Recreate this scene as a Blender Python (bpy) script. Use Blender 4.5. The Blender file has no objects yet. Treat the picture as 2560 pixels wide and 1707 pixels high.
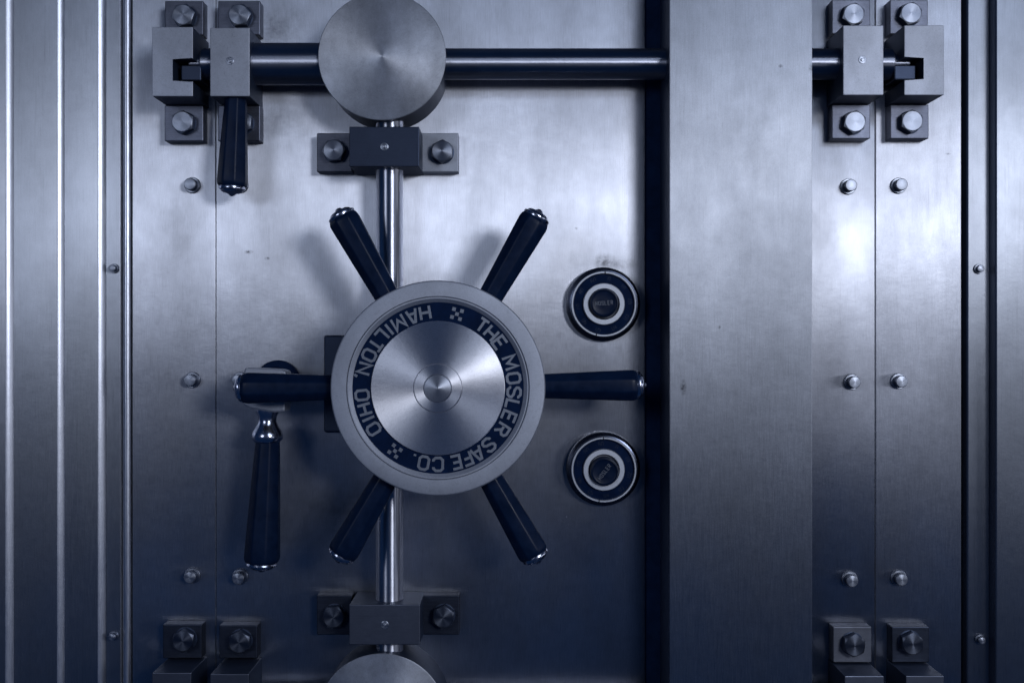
import bpy, bmesh, math, random
from mathutils import Vector, Matrix
random.seed(7)
scene = bpy.context.scene
COL = scene.collection
PI = math.pi

# ------------------------------------------------------------------ units
U = 0.0005            # metres per working unit
CX, CY = 1280.0, 853.5
D = 2600.0            # camera distance from the door face, working units

def W(x, y, z):       # door-face coordinates (x right, y down, z out of the door) -> world
    return Vector(((x - CX) * U, -z * U, (CY - y) * U))

# ------------------------------------------------------------------ camera
cam_d = bpy.data.cameras.new('camera')
cam = bpy.data.objects.new('camera', cam_d); COL.objects.link(cam)
cam_d.sensor_width = 36; cam_d.lens = 36 * D / 2560
cam_d.clip_start = 0.01; cam_d.clip_end = 100
cam.location = W(CX, CY, D); cam.rotation_euler = (PI / 2, 0, 0)
scene.camera = cam

# ------------------------------------------------------------------ world and lamps
world = bpy.data.worlds.new('World'); scene.world = world; world.use_nodes = True
bg = world.node_tree.nodes['Background']
bg.inputs['Color'].default_value = (0.06, 0.21, 0.66, 1)
bg.inputs['Strength'].default_value = 0.078

def lamp(name, x, y, z, tx, ty, w, h, watts, col):
    d = bpy.data.lights.new(name, 'AREA'); d.shape = 'RECTANGLE'
    d.size = w * U; d.size_y = h * U; d.energy = watts; d.color = col
    o = bpy.data.objects.new(name, d); COL.objects.link(o)
    o.location = W(x, y, z)
    o.rotation_euler = (W(tx, ty, 0) - o.location).to_track_quat('-Z', 'Z').to_euler()
    return o
lamp('key_lamp', CX + 2300, CY - 930, 4500, CX, CY - 250, 1000, 800, 16.5, (0.85, 0.89, 1.0))
lamp('left_lamp', CX - 2600, CY - 880, 4500, CX, CY - 250, 1300, 1100, 6.3, (0.74, 0.82, 1.0))
lamp('ceiling_lamp', CX + 2500, CY - 2400, 4600, CX, CY - 300, 2800, 1000, 10.5, (0.68, 0.78, 0.98))
lamp('side_lamp', CX + 4500, CY + 0, 1900, CX - 500, CY, 400, 3600, 4.2, (0.84, 0.88, 1.0))

scene.view_settings.view_transform = 'Standard'
scene.view_settings.look = 'None'
scene.view_settings.exposure = 0
scene.view_settings.gamma = 1
scene.view_settings.use_curve_mapping = False

# ------------------------------------------------------------------ materials
def new_mat(name):
    m = bpy.data.materials.new(name); m.use_nodes = True
    nt = m.node_tree
    return m, nt, nt.nodes['Principled BSDF']

def noise(nt, vec, scale, detail=4, rough=0.55):
    n = nt.nodes.new('ShaderNodeTexNoise')
    n.inputs['Scale'].default_value = scale; n.inputs['Detail'].default_value = detail
    n.inputs['Roughness'].default_value = rough
    nt.links.new(vec, n.inputs['Vector']); return n.outputs['Fac']

def mrange(nt, val, a, b, c, d):
    n = nt.nodes.new('ShaderNodeMapRange')
    for i, v in zip((1, 2, 3, 4), (a, b, c, d)): n.inputs[i].default_value = v
    nt.links.new(val, n.inputs[0]); return n.outputs[0]

def mathn(nt, op, a, b):
    n = nt.nodes.new('ShaderNodeMath'); n.operation = op
    for i, v in enumerate((a, b)):
        if isinstance(v, (int, float)): n.inputs[i].default_value = v
        else: nt.links.new(v, n.inputs[i])
    return n.outputs[0]

def steel(name, col=(0.715, 0.742, 0.82), rough=0.45, aniso=0.0, mode=None, smudge=0.25, brush='z', grain=0.10,
          metallic=1.0, bump=0.02, stain=0.35, marks=()):
    m, nt, b = new_mat(name)
    b.inputs['Metallic'].default_value = metallic
    geo = nt.nodes.new('ShaderNodeNewGeometry'); pos = geo.outputs['Position']
    def mapped(sx, sy, sz):
        mp = nt.nodes.new('ShaderNodeMapping'); mp.inputs['Scale'].default_value = (sx, sy, sz)
        nt.links.new(pos, mp.inputs['Vector']); return mp.outputs[0]
    big = noise(nt, mapped(9, 9, 4.5), 1.0, 6, 0.6)                         # cloudy handling marks
    mid = noise(nt, pos, 55, 5, 0.65)
    br = {'z': (1500, 1500, 60), 'x': (60, 1500, 1500), 'n': (900, 900, 900)}[brush]
    fine = noise(nt, mapped(*br), 1.0, 3, 0.6)              # brushing
    gr = noise(nt, pos, 1400, 2, 0.7)
    scr = noise(nt, mapped(*[{60: 9, 1500: 620, 900: 300}[q] for q in br]), 1.0, 4, 0.75)   # long faint scratches
    f = mrange(nt, big, 0.35, 0.7, 1.0, 1.0 - smudge)
    f = mathn(nt, 'MULTIPLY', f, mrange(nt, mid, 0.3, 0.75, 1.03, 1.0 - smudge * 0.35))
    f = mathn(nt, 'MULTIPLY', f, mrange(nt, fine, 0.3, 0.7, 1 - grain, 1 + grain * 0.4))
    f = mathn(nt, 'MULTIPLY', f, mrange(nt, gr, 0.3, 0.7, 1 - grain, 1 + grain * 0.5))
    f = mathn(nt, 'MULTIPLY', f, mrange(nt, scr, 0.56, 0.74, 1.0, 0.80))
    if stain:                                               # sparse dark specks and dribbles
        s1 = noise(nt, mapped(38, 38, 24), 1.0, 7, 0.72)
        f = mathn(nt, 'MULTIPLY', f, mrange(nt, s1, 0.68, 0.78, 1.0, 1 - stain))
    for px, py, rx, ry, st in marks:                        # dirt with a place of its own
        c = W(px, py, 0)
        mp = nt.nodes.new('ShaderNodeMapping')
        mp.inputs['Location'].default_value = (-c.x / (rx * U), 0, -c.z / (ry * U))
        mp.inputs['Scale'].default_value = (1 / (rx * U), 0, 1 / (ry * U))
        nt.links.new(pos, mp.inputs['Vector'])
        ln = nt.nodes.new('ShaderNodeVectorMath'); ln.operation = 'LENGTH'; nt.links.new(mp.outputs[0], ln.inputs[0])
        fall = mrange(nt, ln.outputs['Value'], 0.1, 1.0, 1.0, 0.0)
        nn = mrange(nt, noise(nt, pos, min(900, 0.9 / (min(rx, ry) * U)), 6, 0.7), 0.36, 0.62, 0, 1)
        f = mathn(nt, 'MULTIPLY', f, mrange(nt, mathn(nt, 'MULTIPLY', fall, nn), 0, 0.8, 1.0, 1 - st))
    mix = nt.nodes.new('ShaderNodeMix'); mix.data_type = 'RGBA'; mix.blend_type = 'MULTIPLY'
    mix.inputs['Factor'].default_value = 1
    mix.inputs[6].default_value = (*col, 1); nt.links.new(f, mix.inputs[7])
    nt.links.new(mix.outputs[2], b.inputs['Base Color'])
    r = mrange(nt, big, 0.3, 0.7, rough - 0.03, rough + 0.05)
    r = mathn(nt, 'ADD', r, mrange(nt, fine, 0.3, 0.7, -0.03, 0.03))
    nt.links.new(r, b.inputs['Roughness'])
    bp = nt.nodes.new('ShaderNodeBump'); bp.inputs['Strength'].default_value = 1
    bp.inputs['Distance'].default_value = bump * 0.001
    nt.links.new(mathn(nt, 'ADD', fine, mathn(nt, 'MULTIPLY', mid, 6)), bp.inputs['Height'])
    nt.links.new(bp.outputs[0], b.inputs['Normal'])
    if aniso:
        b.inputs['Anisotropic'].default_value = aniso
        if mode == 'x':
            c = nt.nodes.new('ShaderNodeCombineXYZ'); c.inputs[0].default_value = 1
            nt.links.new(c.outputs[0], b.inputs['Tangent'])
        elif mode == 'z':
            c = nt.nodes.new('ShaderNodeCombineXYZ'); c.inputs[2].default_value = 1
            nt.links.new(c.outputs[0], b.inputs['Tangent'])
        elif mode == 'radial':                              # turned on a lathe round the local y axis
            tc = nt.nodes.new('ShaderNodeTexCoord')
            vm = nt.nodes.new('ShaderNodeVectorMath'); vm.operation = 'MULTIPLY'
            vm.inputs[1].default_value = (1, 0, 1) 
            nt.links.new(tc.outputs['Object'], vm.inputs[0])
            nt.links.new(vm.outputs[0], b.inputs['Tangent'])
    return m

M = {}
M['plate'] = steel('brushed_plate_steel', rough=0.45, aniso=0.94, mode='x', smudge=0.30, grain=0.15, marks=((690, 65, 120, 80, .5), (700, 300, 110, 90, .4), (1512, 655, 34, 26, .75), (1545, 660, 60, 22, .4), (622, 630, 13, 6, .8), (668, 646, 8, 5, .7), (1441, 571, 5, 4, .8), (445, 560, 60, 200, .15), (850, 1290, 160, 130, .35), (2370, 385, 8, 3, .7)))
M['bar'] = steel('brushed_bar_steel', col=(0.56, 0.59, 0.655), rough=0.50, aniso=0.92, mode='x', smudge=0.22, stain=0.2, grain=0.15, marks=((1911, 208, 7, 5, .9), (1984, 212, 9, 14, .8), (1998, 209, 20, 4, .6), (1682, 962, 9, 22, .85), (1767, 820, 5, 5, .6), (1850, 420, 110, 260, .16)))
M['jamb'] = steel('jamb_steel', col=(0.49, 0.52, 0.58), rough=0.47, aniso=0.9, mode='x', smudge=0.2, stain=0.15)
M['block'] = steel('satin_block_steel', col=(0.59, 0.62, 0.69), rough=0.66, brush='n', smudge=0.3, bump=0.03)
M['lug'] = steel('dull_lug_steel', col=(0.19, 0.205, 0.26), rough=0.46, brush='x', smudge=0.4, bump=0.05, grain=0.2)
M['rim'] = steel('satin_rim_steel', col=(0.53, 0.56, 0.63), rough=0.66, brush='n', smudge=0.22, bump=0.03)
M['disc'] = steel('turned_disc_steel', col=(0.86, 0.87, 0.93), rough=0.42, aniso=0.9, mode='radial', brush='n', smudge=0.12, stain=0)
M['cap'] = steel('housing_cap_steel', col=(0.66, 0.69, 0.76), rough=0.53, aniso=0.62, mode='radial', brush='n', smudge=0.6, bump=0.05)
M['darkchrome'] = steel('black_chrome', col=(0.09, 0.105, 0.15), rough=0.24, brush='n', smudge=0.2)
M['bezel'] = steel('bezel_steel', col=(0.62, 0.65, 0.71), rough=0.55, brush='n', smudge=0.1, stain=0)
M['darksteel'] = steel('dark_steel', col=(0.055, 0.07, 0.11), rough=0.5, brush='x', smudge=0.2)  # darker steel on the upper guide block, latch tongues and dial numerals
M['boltdim'] = steel('shaded_bolt_steel', col=(0.15, 0.17, 0.22), rough=0.42, aniso=0.75, mode='radial', brush='n', smudge=0.3, stain=0)  # shaded copy of the bolt steel for the lower brackets
M['dim2'] = steel('lit_lug_steel', col=(0.27, 0.29, 0.35), rough=0.52, brush='x', smudge=0.5)  # lug steel brightened so one lower right lug looks lit
M['dimlug'] = steel('shaded_lug_steel', col=(0.075, 0.09, 0.13), rough=0.46, brush='x', smudge=0.4, grain=0.2)  # lug steel darkened to put the lower brackets in shade
M['dim'] = steel('shaded_block_steel', col=(0.16, 0.18, 0.235), rough=0.48, brush='x', smudge=0.3)  # block steel with the shade of the lower brackets in its colour
M['riser'] = steel('polished_riser_steel', rough=0.36, brush='z', smudge=0.12, stain=0.1)
M['side'] = steel('shaded_side_steel', col=(0.04, 0.06, 0.11), metallic=0.6, rough=0.45, brush='n', smudge=0.3)  # unlit look of side faces put into the steel's colour
M['bolt'] = steel('turned_bolt_steel', col=(0.34, 0.37, 0.44), rough=0.42, aniso=0.75, mode='radial', brush='n', smudge=0.3, stain=0)
M['pin'] = steel('turned_pin_steel', col=(0.42, 0.45, 0.52), rough=0.42, aniso=0.6, mode='radial', brush='n', smudge=0.2, stain=0)
M['rod'] = steel('polished_rod_steel', col=(0.74, 0.76, 0.84), rough=0.36, aniso=0.93, mode='z', brush='z', smudge=0.2, bump=0.01)
M['rodh'] = steel('oiled_rod_steel', col=(0.38, 0.40, 0.47), rough=0.38, aniso=0.95, mode='x', brush='x', smudge=0.2, bump=0.01)
M['chrome'] = steel('polished_nickel', col=(0.62, 0.65, 0.77), rough=0.20, brush='n', smudge=0.3, bump=0.02)
M['letter'] = steel('letter_metal', col=(0.30, 0.33, 0.39), rough=0.55, metallic=0.7, brush='n', smudge=0.3, grain=0.2)

def plastic(name, col, rough, spec):
    m, nt, b = new_mat(name)
    geo = nt.nodes.new('ShaderNodeNewGeometry')
    n = noise(nt, geo.outputs['Position'], 60, 6, 0.65)
    mix = nt.nodes.new('ShaderNodeMix'); mix.data_type = 'RGBA'
    nt.links.new(mrange(nt, n, 0.35, 0.7, 0, 1), mix.inputs['Factor'])
    mix.inputs[6].default_value = (*col, 1); mix.inputs[7].default_value = (*[c * 1.6 for c in col], 1)
    nt.links.new(mix.outputs[2], b.inputs['Base Color'])
    nt.links.new(mrange(nt, n, 0.3, 0.7, rough - 0.06, rough + 0.12), b.inputs['Roughness'])
    bp = nt.nodes.new('ShaderNodeBump'); bp.inputs['Distance'].default_value = 0.0001
    nt.links.new(n, bp.inputs['Height']); nt.links.new(bp.outputs[0], b.inputs['Normal'])
    b.inputs['Specular IOR Level'].default_value = spec
    return m
M['black'] = plastic('black_bakelite', (0.0022, 0.0085, 0.028), 0.34, 0.16)
M['shade_floor'] = plastic('shade_floor_navy', (0.010, 0.027, 0.075), 0.7, 0.05)  # dark colour standing in for the bar's shadow on the door
M['enamel'] = plastic('black_enamel', (0.003, 0.010, 0.034), 0.6, 0.04)

# ------------------------------------------------------------------ mesh helpers (local: x right, y up, z out)
def LV(x, y, z): return Vector((x * U, -z * U, y * U))

def finish(name, bm, mat, parent=None, loc=None, smooth=32, rot=None):
    if mat == 'KEEP': pass
    bmesh.ops.recalc_face_normals(bm, faces=bm.faces[:])
    if smooth:
        for f in bm.faces: f.smooth = True
        for e in bm.edges:
            if len(e.link_faces) == 2 and e.calc_face_angle(0) > math.radians(smooth): e.smooth = False
    me = bpy.data.meshes.new(name); bm.to_mesh(me); bm.free()
    me.materials.append(M[mat])
    o = bpy.data.objects.new(name, me); COL.objects.link(o)
    if parent: o.parent = parent
    if loc is not None: o.location = loc
    if rot is not None: o.rotation_euler = rot
    return o

def box(bm, x0, x1, y0, y1, z0, z1, bev=0, seg=2):
    b = bmesh.new()
    vs = [b.verts.new(LV(x, y, z)) for x in (x0, x1) for y in (y0, y1) for z in (z0, z1)]
    for f in ((0, 1, 3, 2), (4, 6, 7, 5), (0, 4, 5, 1), (2, 3, 7, 6), (0, 2, 6, 4), (1, 5, 7, 3)):
        b.faces.new([vs[i] for i in f])
    if bev: bmesh.ops.bevel(b, geom=b.edges[:], offset=bev * U, segments=seg, profile=0.5, affect='EDGES')
    merge(bm, b)

def merge(bm, b):
    t = bpy.data.meshes.new('t'); bmesh.ops.recalc_face_normals(b, faces=b.faces[:]); b.to_mesh(t); b.free()
    bm.from_mesh(t); bpy.data.meshes.remove(t)

def prism(bm, pts, z0, z1, bev=0):           # outline in x, y
    b = bmesh.new()
    lo = [b.verts.new(LV(x, y, z0)) for x, y in pts]; hi = [b.verts.new(LV(x, y, z1)) for x, y in pts]
    b.faces.new(lo); b.faces.new(hi[::-1])
    for i in range(len(pts)):
        j = (i + 1) % len(pts); b.faces.new((lo[i], lo[j], hi[j], hi[i]))
    if bev: bmesh.ops.bevel(b, geom=b.edges[:], offset=bev * U, segments=2, profile=0.5, affect='EDGES')
    merge(bm, b)

def extrude_y(bm, prof, y0, y1):             # outline in x, z run along y
    b = bmesh.new()
    lo = [b.verts.new(LV(x, y0, z)) for x, z in prof]; hi = [b.verts.new(LV(x, y1, z)) for x, z in prof]
    b.faces.new(lo); b.faces.new(hi[::-1])
    for i in range(len(prof)):
        j = (i + 1) % len(prof); b.faces.new((lo[i], lo[j], hi[j], hi[i]))
    merge(bm, b)

def lathe(bm, prof, frame=None, seg=96, fr=None):
    """prof = [(r, t)], t along the axis; frame(a, b, t) -> local point; fr(theta) scales the radius"""
    frame = frame or (lambda a, b, t: LV(a, b, t))
    rings = []
    for r, t in prof:
        if r < 1e-6: rings.append([bm.verts.new(frame(0, 0, t))]); continue
        rings.append([bm.verts.new(frame(r * (fr(2 * PI * k / seg) if fr else 1) * math.cos(2 * PI * k / seg),
                                         r * (fr(2 * PI * k / seg) if fr else 1) * math.sin(2 * PI * k / seg), t)) for k in range(seg)])
    for A, B in zip(rings, rings[1:]):
        for k in range(seg):
            l = (k + 1) % seg
            if len(A) == 1 and len(B) == 1: continue
            if len(A) == 1: bm.faces.new((A[0], B[k], B[l]))
            elif len(B) == 1: bm.faces.new((A[k], A[l], B[0]))
            else: bm.faces.new((A[k], A[l], B[l], B[k]))
    for R in (rings[0], rings[-1]):
        if len(R) > 1: bm.faces.new(R)

def fz(a, b, t): return LV(a, b, t)
def fx(a, b, t): return LV(t, a, b)          # axis along x
def fy(a, b, t): return LV(a, t, b)          # axis along y (up)

def thing(name, label, cat, x, y, z=0, group=None):
    o = bpy.data.objects.new(name, None); COL.objects.link(o)
    o.empty_display_size = 0.02; o.location = W(x, y, z)
    o['label'] = label; o['category'] = cat
    if group: o['group'] = group
    return o
def tag(o, label, cat, group=None):
    o['label'] = label; o['category'] = cat
    if group: o['group'] = group
    return o
def true(px, py, z):                         # where a thing seen at px, py sits if it stands z off the door
    k = (D - z) / D
    return CX + (px - CX) * k, CY + (py - CY) * k

TOP, BOT = -700.0, 2500.0                    # the metalwork runs on above and below the view
def up(y): return CY - y

# ------------------------------------------------------------------ the setting
bm = bmesh.new(); box(bm, -3200, 3200, -2000, 2000, -120, -60)
o = finish('wall', bm, 'side', loc=W(CX, CY, 0), smooth=0); o['kind'] = 'structure'

# ------------------------------------------------------------------ pins
def pin_mesh(bm, r=20.0, h=27.0):
    lathe(bm, [(r, -2), (r, 5), (r * 0.93, 7.5), (r * 0.74, 7.5), (r * 0.74, h - 2), (r * 0.66, h), (0, h + 2.6)], seg=40)
def pins(parent, spots, ox, oy, z, r=20.0, h=27.0, name='pin'):
    first = None
    for px, py in spots:
        x, y = true(px, py, z + h * 0.5)
        loc = LV(x - ox, oy - y, z)
        if first is None:
            bm = bmesh.new(); pin_mesh(bm, r, h); bm.normal_update()
            for f in bm.faces:
                if abs(f.normal.y) < 0.3: f.material_index = 1  # pin walls coloured as if unlit
            first = finish(name, bm, 'pin', parent, loc, smooth=20); first.data.materials.append(M['side'])
        else:
            c = first.copy(); COL.objects.link(c); c.parent = parent; c.location = loc

# ------------------------------------------------------------------ door, frame plates, jambs
ox, oy = 1364, CY
t = thing('vault_door', 'wide brushed steel door panel carrying the handwheel and both dials', 'door', ox, oy)
bm = bmesh.new(); extrude_y(bm, [(541.2 - ox, -50), (541.2 - ox, 0)] + [(1548 - ox + 68 * math.sin(a * PI / 28), -24 + 24 * math.cos(a * PI / 28)) for a in range(15)] + [(1616 - ox, -50)], up(BOT), up(TOP)); box(bm, 1720 - ox, 2187 - ox, up(BOT), up(TOP), -50, 0, 2.0, 3)  # panel edge rounded off so it darkens toward the made-up recess
finish('door_panel', bm, 'plate', t, smooth=20)
bm = bmesh.new(); box(bm, 1600 - ox, 1740 - ox, up(BOT), up(TOP), -60, -26); finish('shade_recess', bm, 'shade_floor', t, smooth=0)  # made-up recess, its dark floor stands in for the bar's shadow
pins(t, [(598, 1443), (598, 462), (598, 950), (2124, 465), (2133, 955), (2127, 1449)], ox, oy, 0)

ox = 435
t = thing('frame_plate', 'narrow brushed steel frame plate along the left edge of the door', 'frame plate', ox, oy, group='frame plates beside the door')
bm = bmesh.new(); box(bm, 331 - ox, 538.8 - ox, up(BOT), up(TOP), -50, 0, 2.0, 3)
finish('panel', bm, 'plate', t, smooth=0)
pins(t, [(478, 462), (478, 950), (478, 1440)], ox, oy, 0)

ox = 2295
t = thing('frame_plate', 'bright brushed steel frame plate right of the door, beside the dark groove', 'frame plate', ox, oy, group='frame plates beside the door')
bm = bmesh.new(); box(bm, 2189.4 - ox, 2403 - ox, up(BOT), up(TOP), -50, 0.3, 2.0, 3)
finish('panel', bm, 'plate', t, smooth=0)
pins(t, [(2250, 463), (2250, 953), (2250, 1446)], ox, oy, 0)

def step_strip(x0, x1, z0, z1, side):
    """a flat strip whose inner edge is a rounded riser; side=+1 riser on the right"""
    rise = z1 - z0; n = 8; R = min(5.0, rise * 0.42)
    prof = []
    inner = x1 if side > 0 else x0; s = side
    if side > 0:                                   # polished convex chamfer
        n = 12; steps = [math.radians(54 - 36 * k / n) for k in range(n)]
        tot = sum(math.sin(a) for a in steps); L = rise / tot; x, z = inner, z0
        prof.append((x, z))
        for a in steps:
            x -= s * L * math.cos(a); z += L * math.sin(a); prof.append((x, z))
    else:
        for k in range(n + 1):
            a = PI / 2 * k / n
            prof.append((inner - s * R + s * R * math.cos(a), z1 - R + R * math.sin(a)))
    outer = x0 if side > 0 else x1
    prof += [(outer, z1), (outer, -50), (inner, -50)]
    return prof
ox = 150
t = thing('stepped_jamb', 'stepped steel jamb of flat vertical strips at the left edge', 'door jamb', ox, oy, group='stepped jambs outside the frame')
def strip(parent, ox, x0, x1, z0, z1, side, mat='jamb'):
    bm = bmesh.new(); extrude_y(bm, [(x - ox, z) for x, z in step_strip(x0, x1, z0, z1, side)], up(BOT), up(TOP))
    bm.normal_update()
    for f in bm.faces:
        if abs(f.normal.x) > 0.2 and abs(f.normal.z) < 0.5: f.material_index = 1
    o = finish('jamb_strip', bm, mat, parent, smooth=28); o.data.materials.append(M['riser' if side > 0 else 'side']); return o  # left-facing risers take the shaded steel
# left: steps rise away from the door
bm = bmesh.new(); box(bm, 267.4 - ox, 303 - ox, up(BOT), up(TOP), -50, 6, 1.2); finish('jamb_strip', bm, 'jamb', t, smooth=0)
strip(t, ox, 169.4, 267, 6, 18, 1)
strip(t, ox, 48.4, 169, 17, 28, 1)
strip(t, ox, -900, 48, 28, 40, 1)
bm = bmesh.new(); lathe(bm, [(11, up(BOT)), (11, up(TOP))], frame=lambda a, b, q: LV(a + 316 - ox, q, b - 6), seg=32)
finish('round_bead', bm, 'riser', t)
pins(t, [(283, 671), (283, 1590)], ox, oy, 6, r=12, h=18)

ox = 2520
t = thing('stepped_jamb', 'stepped steel jamb with two dark vertical grooves at the right edge', 'door jamb', ox, oy, group='stepped jambs outside the frame')
strip(t, ox, 2414, 2468, -18, 8, -1)
strip(t, ox, 2468.4, 3700, 8, 44, -1)
pins(t, [(2449, 672), (2452, 1598)], ox, oy, 8, r=12, h=18)

# ------------------------------------------------------------------ tall bar in front of the door
BZ = 158
x0, _ = true(1674, 0, BZ); x1, _ = true(2031, 0, BZ); ox = (x0 + x1) / 2
bm = bmesh.new(); box(bm, x0 - ox, x1 - ox, up(BOT), up(TOP), 1, BZ, 2.5, 3)
bm.normal_update()
for f in bm.faces:
    if -f.normal.y < 0.3: f.material_index = 1  # bar sides coloured as if in shade
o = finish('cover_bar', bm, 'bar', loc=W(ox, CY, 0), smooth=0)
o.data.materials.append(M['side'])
tag(o, 'wide tall steel bar standing proud of the door, right of the dials', 'cover bar')

# ------------------------------------------------------------------ rods
def rod_x(name, label, segs, y, z, px_y):
    o = thing(name, label, 'locking rod', 1370, y, z, 'horizontal locking rods')
    for nm, a, b, r in segs:
        bm = bmesh.new(); c = min(3, r * .2)
        lathe(bm, [(r - c, a - 1370), (r, a - 1370 + c), (r, b - 1370 - c), (r - c, b - 1370)], frame=fx, seg=64)
        finish(nm, bm, 'rodh', o)
    return o
RZ = 72
_, ry = true(0, 161, RZ)
rod_x('locking_rod', 'dark oiled horizontal rod across the top of the door behind the round cap', [('shaft', 530, 2200, 37), ('stub', 500, 2240, 24), ('sleeve', 600, 930, 50)], ry, RZ, 161)
_, ry2 = true(0, 1790, RZ)
rod_x('locking_rod', 'dark horizontal rod along the bottom edge of the view, lost in shade', [('shaft', 530, 2200, 37), ('stub', 500, 2240, 24), ('sleeve', 600, 930, 50)], ry2, RZ, 1790)
vx, _ = true(974, 0, RZ)
bm = bmesh.new(); lathe(bm, [(33, up(1780)), (33, up(170))], frame=fy, seg=64)
o = finish('locking_rod', bm, 'rod', loc=W(vx, CY, RZ)); tag(o, 'polished vertical rod running behind the handwheel between the round caps', 'locking rod')

# ------------------------------------------------------------------ round caps
def round_cap(px, py, r, label):
    z = 132; x, y = true(px, py, z); R = r * (D - z) / D
    o = thing('round_cap', label, 'round cap', x, y, 0, 'round gear caps on the door')
    bm = bmesh.new(); lathe(bm, [(R - 2, 0), (R - 2, z - 6), (R - 4, z - 5)]); finish('barrel', bm, 'side', o)
    bm = bmesh.new(); lathe(bm, [(R - 1.5, z - 5), (R, z - 3), (R, z - 1.5), (R - 1.5, z), (0, z + 0.5)]); finish('face', bm, 'cap', o)
round_cap(955, 141, 160, 'big round steel cap over the crossing rods at the top of the door')
round_cap(954, 1795, 162, 'round steel cap cut by the bottom edge of the view')

# ------------------------------------------------------------------ brackets
LZ, KZ = 38, 132     # lug face and block face heights
def hex_bolt(parent, x, y, z, rin=25.0, rot=0.0, h=24, mat='bolt'):
    bm = bmesh.new(); seg = 72; rc = rin * 0.93
    def rh(th):
        a = (th % (PI / 3)) - PI / 6; return rin / math.cos(a)
    rings = []
    for kind in range(4):
        ring = []
        for k in range(seg):
            th = 2 * PI * k / seg; R = rh(th)
            if kind == 0: r_, t_ = R, -1
            elif kind == 1: r_, t_ = R, h - (R - rc) * 0.75
            elif kind == 2: r_, t_ = rc, h
            else: r_, t_ = rc * 0.4, h + 0.9
            ring.append(bm.verts.new(LV(r_ * math.cos(th + rot), r_ * math.sin(th + rot), t_)))
        rings.append(ring)
    for A, B in zip(rings, rings[1:]):
        for k in range(seg): bm.faces.new((A[k], A[(k + 1) % seg], B[(k + 1) % seg], B[k]))
    bm.faces.new(rings[-1])
    bm.normal_update()
    for f in bm.faces:
        if abs(f.normal.y) < 0.3: f.material_index = 1  # hex flanks coloured as if unlit
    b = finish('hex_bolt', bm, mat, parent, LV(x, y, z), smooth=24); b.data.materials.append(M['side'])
    bm = bmesh.new(); lathe(bm, [(rin * 1.14, -1), (rin * 1.14, 1.2), (rin * 1.05, 2)], seg=48)
    finish('washer', bm, 'side', b, LV(0, 0, 0))

def oil_plug(parent, x, y, z):
    bm = bmesh.new(); lathe(bm, [(9.5, -1), (9.5, 1.0), (8, 1.6), (6.6, 1.6), (6.2, 0.4), (4.6, 0.4), (4.2, 3.2), (0, 4.2)], seg=32)
    finish('oil_plug', bm, 'pin', parent, LV(x, y, z))

def bracket(label, block, lugs, notch=None, plug=None, rots=(0.2, 0.5), bolts=None, group='bolted guide brackets', mat='block', lugmats=('lug', 'lug')):
    """block / lugs as seen: x0, x1, y0, y1 of their front faces"""
    def tr(r, z):
        a, c = true(r[0], r[2], z); b, d = true(r[1], r[3], z); return a, b, c, d
    X0, X1, Y0, Y1 = tr(block, KZ); cx, cy = (X0 + X1) / 2, (Y0 + Y1) / 2
    o = thing('guide_bracket', label, 'bracket', cx, cy, 0, group)
    bm = bmesh.new()
    if notch:
        nx0, nx1, ny0, ny1 = tr(notch, KZ)
        if notch[0] > block[0]:   # opens right
            pts = [(X0, Y0), (X1, Y0), (X1, ny0), (nx0, ny0), (nx0, ny1), (X1, ny1), (X1, Y1), (X0, Y1)]
        else:
            pts = [(X0, Y0), (X1, Y0), (X1, Y1), (X0, Y1), (X0, ny1), (nx1, ny1), (nx1, ny0), (X0, ny0)]
        prism(bm, [(x - cx, cy - y) for x, y in pts], 0.5, KZ, 1.5)
    else:
        box(bm, X0 - cx, X1 - cx, cy - Y1, cy - Y0, 0.5, KZ, 1.8, 2)
    bm.normal_update()
    for f in bm.faces:
        if -f.normal.y < 0.3: f.material_index = 1  # shade of the block sides put into their colour
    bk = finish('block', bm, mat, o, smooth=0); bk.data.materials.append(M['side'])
    for i, L in enumerate(lugs):
        a, b, c, d = tr(L, LZ); bm = bmesh.new()
        box(bm, a - cx, b - cx, cy - d, cy - c, 0.4, LZ, 2.0, 2)
        finish('lug', bm, lugmats[i], o, smooth=0)
        bx, by = bolts[i]; bx, by = true(bx, by, LZ + 20)
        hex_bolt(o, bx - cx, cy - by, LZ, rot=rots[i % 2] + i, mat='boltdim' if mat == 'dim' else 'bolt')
    if plug:
        a, b = true(plug[0], plug[1], KZ); oil_plug(o, a - cx, cy - b, KZ)
    return o

bracket('notched steel block bracket at top left, on the frame plate outside the door seam', (380, 482, 68, 241), [(412, 508, 3, 88), (411, 508, 264, 353)],
        notch=(430, 482, 147, 204), bolts=[(458, 38), (456, 305)])
bracket('plain steel block bracket at top left, with an oil plug and a black handle below', (525, 624, 70, 241), [(545, 650, 3, 88), (545, 650, 264, 353)],
        plug=(575, 153), bolts=[(598, 38), (602, 305)], rots=(0.1, 0.5))
bracket('plain steel block bracket at top right with an oil plug, next to the cover bar', (2108, 2209, 64, 238), [(2080, 2176, 0, 85), (2080, 2176, 262, 347)],
        plug=(2156, 150), bolts=[(2134, 36), (2137, 305)], rots=(0.35, -0.6))
bracket('notched steel block bracket at top right, outermost beside the dark groove', (2261, 2360, 64, 238), [(2225, 2320, 0, 85), (2226, 2322, 262, 347)],
        notch=(2261, 2311, 144, 200), bolts=[(2277, 34), (2280, 303)], rots=(0.3, -0.5))
bracket('wide guide block round the vertical rod just under the big round cap', (873, 1048, 317, 417), [(792, 880, 333, 430), (1050, 1146, 333, 430)],
        plug=(961, 367), bolts=[(834, 376), (1105, 378)], rots=(0.1, 0.52), mat='darksteel', lugmats=('lug', 'block'))  # right lug takes the brighter block steel to look lit
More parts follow.
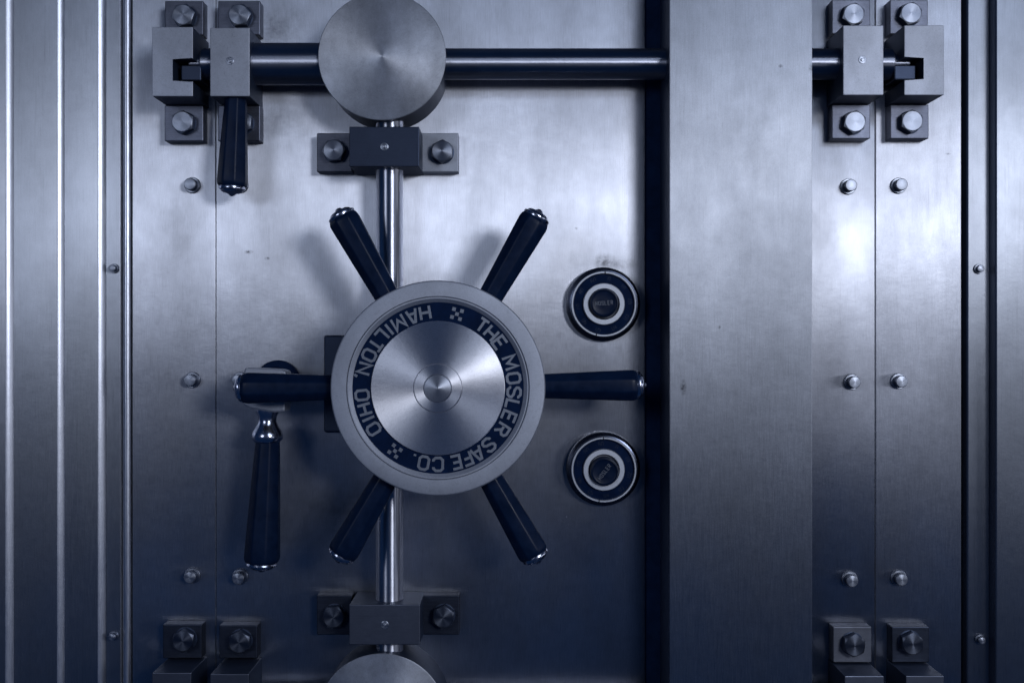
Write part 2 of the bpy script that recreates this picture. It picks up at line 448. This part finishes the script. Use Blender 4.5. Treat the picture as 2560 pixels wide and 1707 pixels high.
bracket('wide dark guide block round the vertical rod near the bottom edge', (873, 1050, 1511, 1611), [(792, 880, 1488, 1586), (1052, 1148, 1488, 1586)],
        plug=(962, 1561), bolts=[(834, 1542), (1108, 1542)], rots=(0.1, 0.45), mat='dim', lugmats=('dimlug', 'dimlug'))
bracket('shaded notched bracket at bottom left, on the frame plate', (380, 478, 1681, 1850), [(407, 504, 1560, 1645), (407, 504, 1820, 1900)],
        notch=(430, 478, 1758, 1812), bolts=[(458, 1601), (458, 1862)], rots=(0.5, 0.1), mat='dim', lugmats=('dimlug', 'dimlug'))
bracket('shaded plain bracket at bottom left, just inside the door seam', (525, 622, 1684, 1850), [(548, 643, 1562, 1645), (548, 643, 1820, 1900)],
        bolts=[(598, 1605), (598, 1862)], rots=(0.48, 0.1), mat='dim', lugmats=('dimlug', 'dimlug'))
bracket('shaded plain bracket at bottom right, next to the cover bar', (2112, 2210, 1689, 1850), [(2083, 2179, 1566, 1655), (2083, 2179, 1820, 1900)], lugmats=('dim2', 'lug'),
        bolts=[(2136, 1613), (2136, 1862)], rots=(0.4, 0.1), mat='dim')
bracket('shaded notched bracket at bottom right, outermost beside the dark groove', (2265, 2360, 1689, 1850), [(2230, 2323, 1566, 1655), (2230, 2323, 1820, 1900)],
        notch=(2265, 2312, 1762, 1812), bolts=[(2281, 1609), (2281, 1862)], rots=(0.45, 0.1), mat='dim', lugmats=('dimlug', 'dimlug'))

def latch(label, px0, px1, py0, py1):
    z = 104; a, b = true(px0, py0, z); c, d = true(px1, py1, z); cx, cy = (a + c) / 2, (b + d) / 2
    bm = bmesh.new(); box(bm, a - cx, c - cx, cy - d, cy - b, -60, 0, 3, 2)
    o = finish('latch_tongue', bm, 'darksteel', loc=W(cx, cy, z), smooth=0)
    tag(o, label, 'latch tongue', 'latch tongues in the notched brackets')
latch('worn dark latch tongue in the notch of the top left bracket', 452, 503, 163, 202)
latch('worn dark latch tongue in the notch of the top right bracket', 2236, 2290, 163, 200)

# ------------------------------------------------------------------ bakelite grips with metal end caps
def oct_r(th):
    a = ((th + PI / 8) % (PI / 4)) - PI / 8
    return 0.72 * math.cos(PI / 8) / math.cos(a) * 1.03 + 0.28
def grip(parent, base, direction, L0, L1, r0, r1, name='grip'):
    """tapered faceted grip from L0 to L1 along direction (degrees, screen plane) from local base"""
    a = math.radians(direction); ca, sa = math.cos(a), math.sin(a); bx, by, bz = base
    def fr(p, q, t): return LV(bx + t * ca - p * sa, by + t * sa + p * ca, bz + q)
    prof = [(r0 * 0.8, L0), (r0, L0 + 4)]
    for k in range(1, 9):
        f = k / 9; prof.append((r0 + (r1 - r0) * f ** 0.9, L0 + 4 + (L1 - L0 - 24) * f))
    prof += [(r1, L1 - 18), (r1 * 0.985, L1 - 11), (r1 * 0.93, L1 - 5), (r1 * 0.82, L1 - 1), (r1 * 0.7, L1)]
    bm = bmesh.new(); lathe(bm, prof, fr, seg=64, fr=oct_r)
    g = finish(name, bm, 'black', parent, smooth=40)
    bm = bmesh.new()
    q = r1 * 0.93
    lathe(bm, [(q * 0.9, L1 - 4), (q * 0.95, L1 + 1), (q * 0.93, L1 + 4), (q * 0.78, L1 + 6.5), (q * 0.74, L1 + 9.5), (q * 0.62, L1 + 12), (q * 0.3, L1 + 14.5), (q * 0.16, L1 + 19), (0, L1 + 21)], fr, seg=48)
    finish('end_cap', bm, 'chrome', g, smooth=35)
    return g

# upper hanging handle
x, y = true(590, 250, 95)
t = thing('hanging_handle', 'black faceted handle hanging under the top left bracket', 'handle', x, y, 95)
grip(t, (0, 0, 0), -92.5, -10, 212, 25, 36)

# lever handle on the left
z = 118; x, y = true(668, 972, z)
t = thing('lever_handle', 'black lever handle with turned metal neck, left of the handwheel', 'lever handle', x, y, 0)
bx, by = true(692, 957, 20)
bm = bmesh.new(); lathe(bm, [(56, 0.5), (56, 12), (52, 17), (40, 18), (38, 26), (34, 28)], frame=lambda a, b, q: LV(a + bx - x, b + y - by, q)); finish('rosette', bm, 'enamel', t)
bm = bmesh.new(); lathe(bm, [(27, 10), (27, 95)], frame=lambda a, b, q: LV(a + 6, b + 0, q), seg=48); finish('spindle', bm, 'side', t)
bm = bmesh.new(); prism(bm, [(-46, 51), (36, 47), (50, 42), (48, -53), (20, -55), (-34, -46), (-52, -38), (-50, 45)], 78, 142, 5)
finish('socket', bm, 'rim', t, smooth=0)
bm = bmesh.new()
lathe(bm, [(26, -46), (27, -56), (22, -66), (21, -78), (26, -90), (34, -102), (37, -112), (36, -120), (31, -126), (27, -129)], frame=lambda a, b, q: LV(a - 1 , q, b + 112), seg=64)
finish('neck', bm, 'chrome', t, smooth=50)
grip(t, (0, -126, 112), -92.8, -6, 292, 28, 42)

# ------------------------------------------------------------------ stroke lettering
F = {
 'T': [[(0, 6), (4, 6)], [(2, 5.6), (2, 0)]],
 'H': [[(0, 0), (0, 6)], [(4, 0), (4, 6)], [(.3, 3), (3.7, 3)]],
 'E': [[(3.7, 6), (0, 6), (0, 0), (3.7, 0)], [(.3, 3.1), (3.1, 3.1)]],
 'M': [[(0, 0), (0, 6), (2.4, 1.8), (4.8, 6), (4.8, 0)]],
 'O': [[(1, 0), (3, 0), (4, 1), (4, 5), (3, 6), (1, 6), (0, 5), (0, 1), (1, 0)]],
 'S': [[(4, 4.5), (4, 5), (3, 6), (1, 6), (0, 5), (0, 4.1), (1, 3.25), (3, 2.75), (4, 1.9), (4, 1), (3, 0), (1, 0), (0, 1), (0, 1.5)]],
 'L': [[(0, 6), (0, 0), (3.4, 0)]],
 'R': [[(0, 0), (0, 6), (3, 6), (4, 5.1), (4, 3.9), (3, 3), (.3, 3)], [(2.2, 2.7), (4, 0)]],
 'A': [[(0, 0), (1.6, 6), (2.6, 6), (4.2, 0)], [(.9, 2), (3.3, 2)]],
 'F': [[(3.6, 6), (0, 6), (0, 0)], [(.3, 3), (3, 3)]],
 'C': [[(4, 4.3), (4, 5), (3, 6), (1, 6), (0, 5), (0, 1), (1, 0), (3, 0), (4, 1), (4, 1.7)]],
 'I': [[(2, 0), (2, 6)]],
 'N': [[(0, 0), (0, 6), (4, 0), (4, 6)]],
 '.': [[(2, 0), (2, .9)]],
 ',': [[(2.2, .5), (2, -.3), (1.5, -1)]],
 '0': [[(1, 0), (3, 0), (4, 1), (4, 5), (3, 6), (1, 6), (0, 5), (0, 1), (1, 0)]],
 '1': [[(1, 5), (2, 6), (2, 0)]], '2': [[(0, 5), (1, 6), (3, 6), (4, 5), (4, 4), (0, 0), (4, 0)]],
 '3': [[(0, 5), (1, 6), (3, 6), (4, 5), (3, 3), (4, 1), (3, 0), (1, 0), (0, 1)]],
 '4': [[(3, 0), (3, 6), (0, 2), (4, 2)]], '5': [[(4, 6), (0, 6), (0, 3.4), (3, 3.4), (4, 2.4), (4, 1), (3, 0), (0, 0)]],
 '6': [[(4, 6), (1, 6), (0, 5), (0, 1), (1, 0), (3, 0), (4, 1), (4, 2.6), (3, 3.4), (0, 3.2)]],
 '7': [[(0, 6), (4, 6), (1.5, 0)]],
 '8': [[(1, 3), (0, 4), (0, 5), (1, 6), (3, 6), (4, 5), (4, 4), (3, 3), (1, 3), (0, 2), (0, 1), (1, 0), (3, 0), (4, 1), (4, 2), (3, 3)]],
 '9': [[(0, 0), (3, 0), (4, 1), (4, 5), (3, 6), (1, 6), (0, 5), (0, 3.6), (1, 2.8), (4, 3)]],
}
def glyph(bm, ch, place, sx, sy, wd, z, cw=2.0):
    """place(u, v) maps centred glyph units to local x, y"""
    for i, st in enumerate(F[ch]):
        mid = 2.4 if ch == 'M' else cw
        pts = [Vector(((x - mid) * sx, (y - 3) * sy)) for x, y in st]
        closed = (pts[0] - pts[-1]).length < 1e-6
        n = len(pts); L, R = [], []
        for k in range(n):
            if closed: a = pts[(k - 1) % (n - 1)]; c = pts[(k + 1) % (n - 1)] if k < n - 1 else pts[1]
            else: a = pts[k - 1] if k else None; c = pts[k + 1] if k < n - 1 else None
            d1 = (pts[k] - a).normalized() if a is not None else None
            d2 = (c - pts[k]).normalized() if c is not None else None
            e1, e2 = d1 or d2, d2 or d1
            n1 = Vector((-e1.y, e1.x)); n2 = Vector((-e2.y, e2.x)); m = (n1 + n2).normalized()
            s = wd / 2 / max(0.45, m.dot(n1))
            ext = Vector((0, 0))
            if a is None: ext = -d2 * wd * 0.0
            L.append(pts[k] + m * s + ext); R.append(pts[k] - m * s + ext)
        zz = z + 0.05 * i
        vl = [bm.verts.new(LV(*place(p.x, p.y), zz)) for p in L]; vr = [bm.verts.new(LV(*place(p.x, p.y), zz)) for p in R]
        for k in range(n - 1): bm.faces.new((vl[k], vl[k + 1], vr[k + 1], vr[k]))

# ------------------------------------------------------------------ handwheel
HZ = 255; SZ = 200
hx, hy = true(1094.5, 970, HZ); kk = (D - HZ) / D
t = thing('gear_housing', 'dark square gear housing on the door behind the left side of the handwheel', 'gear housing', 1000, 962)
bm = bmesh.new(); box(bm, -188, 200, -118, 124, 0.5, 16, 6, 3); finish('housing', bm, 'side', t, smooth=0)
t = thing('handwheel', 'six-spoked steel handwheel with black grips and a lettered hub', 'handwheel', hx, hy, 0)
def r_(v): return v * kk
bm = bmesh.new()
lathe(bm, [(r_(150), 155), (r_(262), 157), (r_(267), 161), (r_(269), 167), (r_(269), HZ - 4), (r_(266.5), HZ - 1), (r_(263), HZ),
           (r_(230), HZ), (r_(228.6), HZ - 1.5), (r_(228.4), HZ - 6), (r_(227.2), HZ - 6), (r_(226.6), HZ - 0.5), (r_(224), HZ - 0.5), (r_(215), HZ - 7), (r_(214), HZ - 10), (r_(160), HZ - 10)], seg=192)
finish('hub_rim', bm, 'rim', t, smooth=20)
bm = bmesh.new(); lathe(bm, [(r_(214.6), HZ - 12), (r_(214.6), HZ - 8), (r_(167), HZ - 8), (r_(167), HZ - 12)], seg=192)
band = finish('name_band', bm, 'enamel', t, smooth=20)
bm = bmesh.new()
LR = r_(191.2)
def put(ch, ang, inward=False, rad=None, sx=5.3, sy=4.85, wd=5.9, bm_=None, z=None, rr=None):
    a = math.radians(90 - ang); rad = rad or LR
    if not inward: rot = a - PI / 2
    else: rot = a + PI / 2
    c, s = math.cos(rot), math.sin(rot); X, Y = rad * math.cos(a), rad * math.sin(a)
    glyph(bm_ or bm, ch, lambda u, v: (X + u * c - v * s, Y + u * s + v * c), sx, sy, wd, z or (HZ - 7.4))
for ch, ang in zip('THEMOSLERSAFECO.', (35, 44.2, 54, 70.5, 82.6, 93.2, 103.2, 112.2, 122.8, 138.2, 148.6, 158.0, 166.6, 180.0, 190.8, 199)): put(ch, ang)
for ch, ang in zip('HAMILTON,OHIO', (350.2, 340.6, 329.0, 320.2, 312.0, 304.6, 295.4, 284.8, 278.6, 264.6, 253.8, 246.2, 237.6)): put(ch, ang, True)
for ang in (14.4, 214.4):
    a = math.radians(90 - ang); c, s = math.cos(a - PI / 2), math.sin(a - PI / 2); X, Y = LR * math.cos(a), LR * math.sin(a)
    for i in (-1, 0, 1):
        for j in (-1, 0, 1):
            if abs(i) == abs(j):
                q = 4.1
                vs = [bm.verts.new(LV(X + u * c - v * s, Y + u * s + v * c, HZ - 7.4)) for u, v in
                      ((i * 9.2 - q, j * 9.2 - q), (i * 9.2 + q, j * 9.2 - q), (i * 9.2 + q, j * 9.2 + q), (i * 9.2 - q, j * 9.2 + q))]
                bm.faces.new(vs)
for v in bm.verts: pass
ext = bmesh.ops.extrude_face_region(bm, geom=bm.faces[:])
for v in [g for g in ext['geom'] if isinstance(g, bmesh.types.BMVert)]: v.co.y += 0.5 * U
finish('lettering', bm, 'letter', band, smooth=0)
# centre disc, a very shallow cone, with boss and pointed cap
bm = bmesh.new(); lathe(bm, [(r_(167.8), HZ - 14), (r_(167.8), HZ - 4.6), (r_(166.5), HZ - 3.6), (r_(61.5), HZ + 1), (r_(61), HZ - 3)], seg=192)
finish('centre_disc', bm, 'disc', t, smooth=20)
bm = bmesh.new(); lathe(bm, [(r_(60), HZ - 4), (r_(60), HZ + 3), (r_(58.5), HZ + 4.2), (r_(36), HZ + 5.5), (r_(35.6), HZ + 3)], seg=128)
boss = finish('boss', bm, 'disc', t, smooth=20)
bm = bmesh.new(); lathe(bm, [(r_(34.8), HZ + 2), (r_(34.8), HZ + 6.5), (r_(33), HZ + 8.5), (r_(3), HZ + 15), (0, HZ + 15.6)], seg=128)
finish('pointed_cap', bm, 'pin', boss, smooth=20)
bm = bmesh.new(); lathe(bm, [(70, 50), (70, 159)], seg=64); finish('spindle', bm, 'side', t)
sk = (D - SZ) / D
scx, scy = true(1096, 967, SZ); dx, dy = scx - hx, hy - scy
for k, a in enumerate((0.5, 60, 119.5, 180.3, 240, 299.8)):
    L = {0: 498, 1: 489, 2: 490, 3: 491, 4: 484, 5: 486}[k]
    grip(t, (dx, dy, SZ), a, 150, L * sk, 25, 37, 'grip')

# ------------------------------------------------------------------ combination dials
def dial(px, py, label, kx, ky, rot, texta, mark):
    z = 34; x, y = true(px, py, z); q = (D - z) / D
    o = thing('combination_dial', label, 'combination dial', x, y, 0, 'combination dials')
    bm = bmesh.new(); lathe(bm, [(92, 0.3), (92, 14), (90, 22), (84, 30), (80, 31), (80, 10)], seg=128); finish('outer_ring', bm, 'darkchrome', o, smooth=30)
    # thin bright ring split by two witness marks
    bm = bmesh.new(); n = 160
    for g0, g1 in ((mark[0], mark[1]), (mark[1], mark[0] + 360)):
        prev = None
        for k in range(n // 2 + 1):
            a = math.radians(90 - (g0 + 0.9 + (g1 - g0 - 1.8) * k / (n // 2)))
            ring = []
            for r, tz in ((80.6, 26), (80.6, 33), (79.6, 34), (76.4, 34), (75.4, 33), (75.4, 24)):
                ring.append(bm.verts.new(LV(r * math.cos(a), r * math.sin(a), tz)))
            if prev:
                for i in range(5): bm.faces.new((prev[i], prev[i + 1], ring[i + 1], ring[i]))
            prev = ring
    finish('bezel', bm, 'bezel', o, smooth=30)
    bm = bmesh.new(); lathe(bm, [(75.8, 8), (75.8, 25), (52, 29), (52, 12)], seg=128)
    face = finish('dial_face', bm, 'enamel', o, smooth=30)
    bm = bmesh.new()
    for i in range(10):
        s = str(i * 10)
        for j, ch in enumerate(s):
            put(ch, rot + i * 36 + (j - (len(s) - 1) / 2) * 6.5, True, rad=64, sx=1.25, sy=1.5, wd=0.8, bm_=bm, z=27.6)
    for i in range(100):
        a = math.radians(rot + i * 3.6); L = 3.2 if i % 10 else 0.1
        c, s = math.cos(a), math.sin(a); w = 0.25
        vs = [bm.verts.new(LV(r * c - u * s, r * s + u * c, 25.9)) for r, u in ((75 - L, -w), (75, -w), (75, w), (75 - L, w))]
        bm.faces.new(vs)
    finish('numerals', bm, 'darksteel', face, smooth=0)
    bm = bmesh.new(); lathe(bm, [(51.5, 14), (51.5, 35), (50, 36.5), (39, 36.5), (37, 34), (35, 28), (30, 26)], seg=96)
    finish('light_ring', bm, 'bezel', o, smooth=30)
    bm = bmesh.new(); lathe(bm, [(36, 25), (35.5, 44), (33, 50), (30.5, 51), (29.4, 48.5), (27, 47.5), (10, 48.4), (0, 48.5)], seg=96, frame=lambda a, b, t_: LV(a + kx, b + ky, t_))
    kn = finish('knob', bm, 'black', o, smooth=40)
    bm = bmesh.new(); c, s = math.cos(math.radians(texta)), math.sin(math.radians(texta))
    for i, ch in enumerate('MOSLER'):
        off = (i - 2.5) * 7.6
        glyph(bm, ch, lambda u, v: (kx + (u + off) * c - v * s, ky + (u + off) * s + v * c), 1.1, 1.6, 0.9, 49.3)
    finish('lettering', bm, 'letter', kn, smooth=0)
dial(1510, 760, 'upper black combination dial with light inner ring', -1, 2, 12, 4, (2, 194))
dial(1510, 1174, 'lower black combination dial with light inner ring, in deeper shade', 0, -3, 30, 52, (-1, 189))
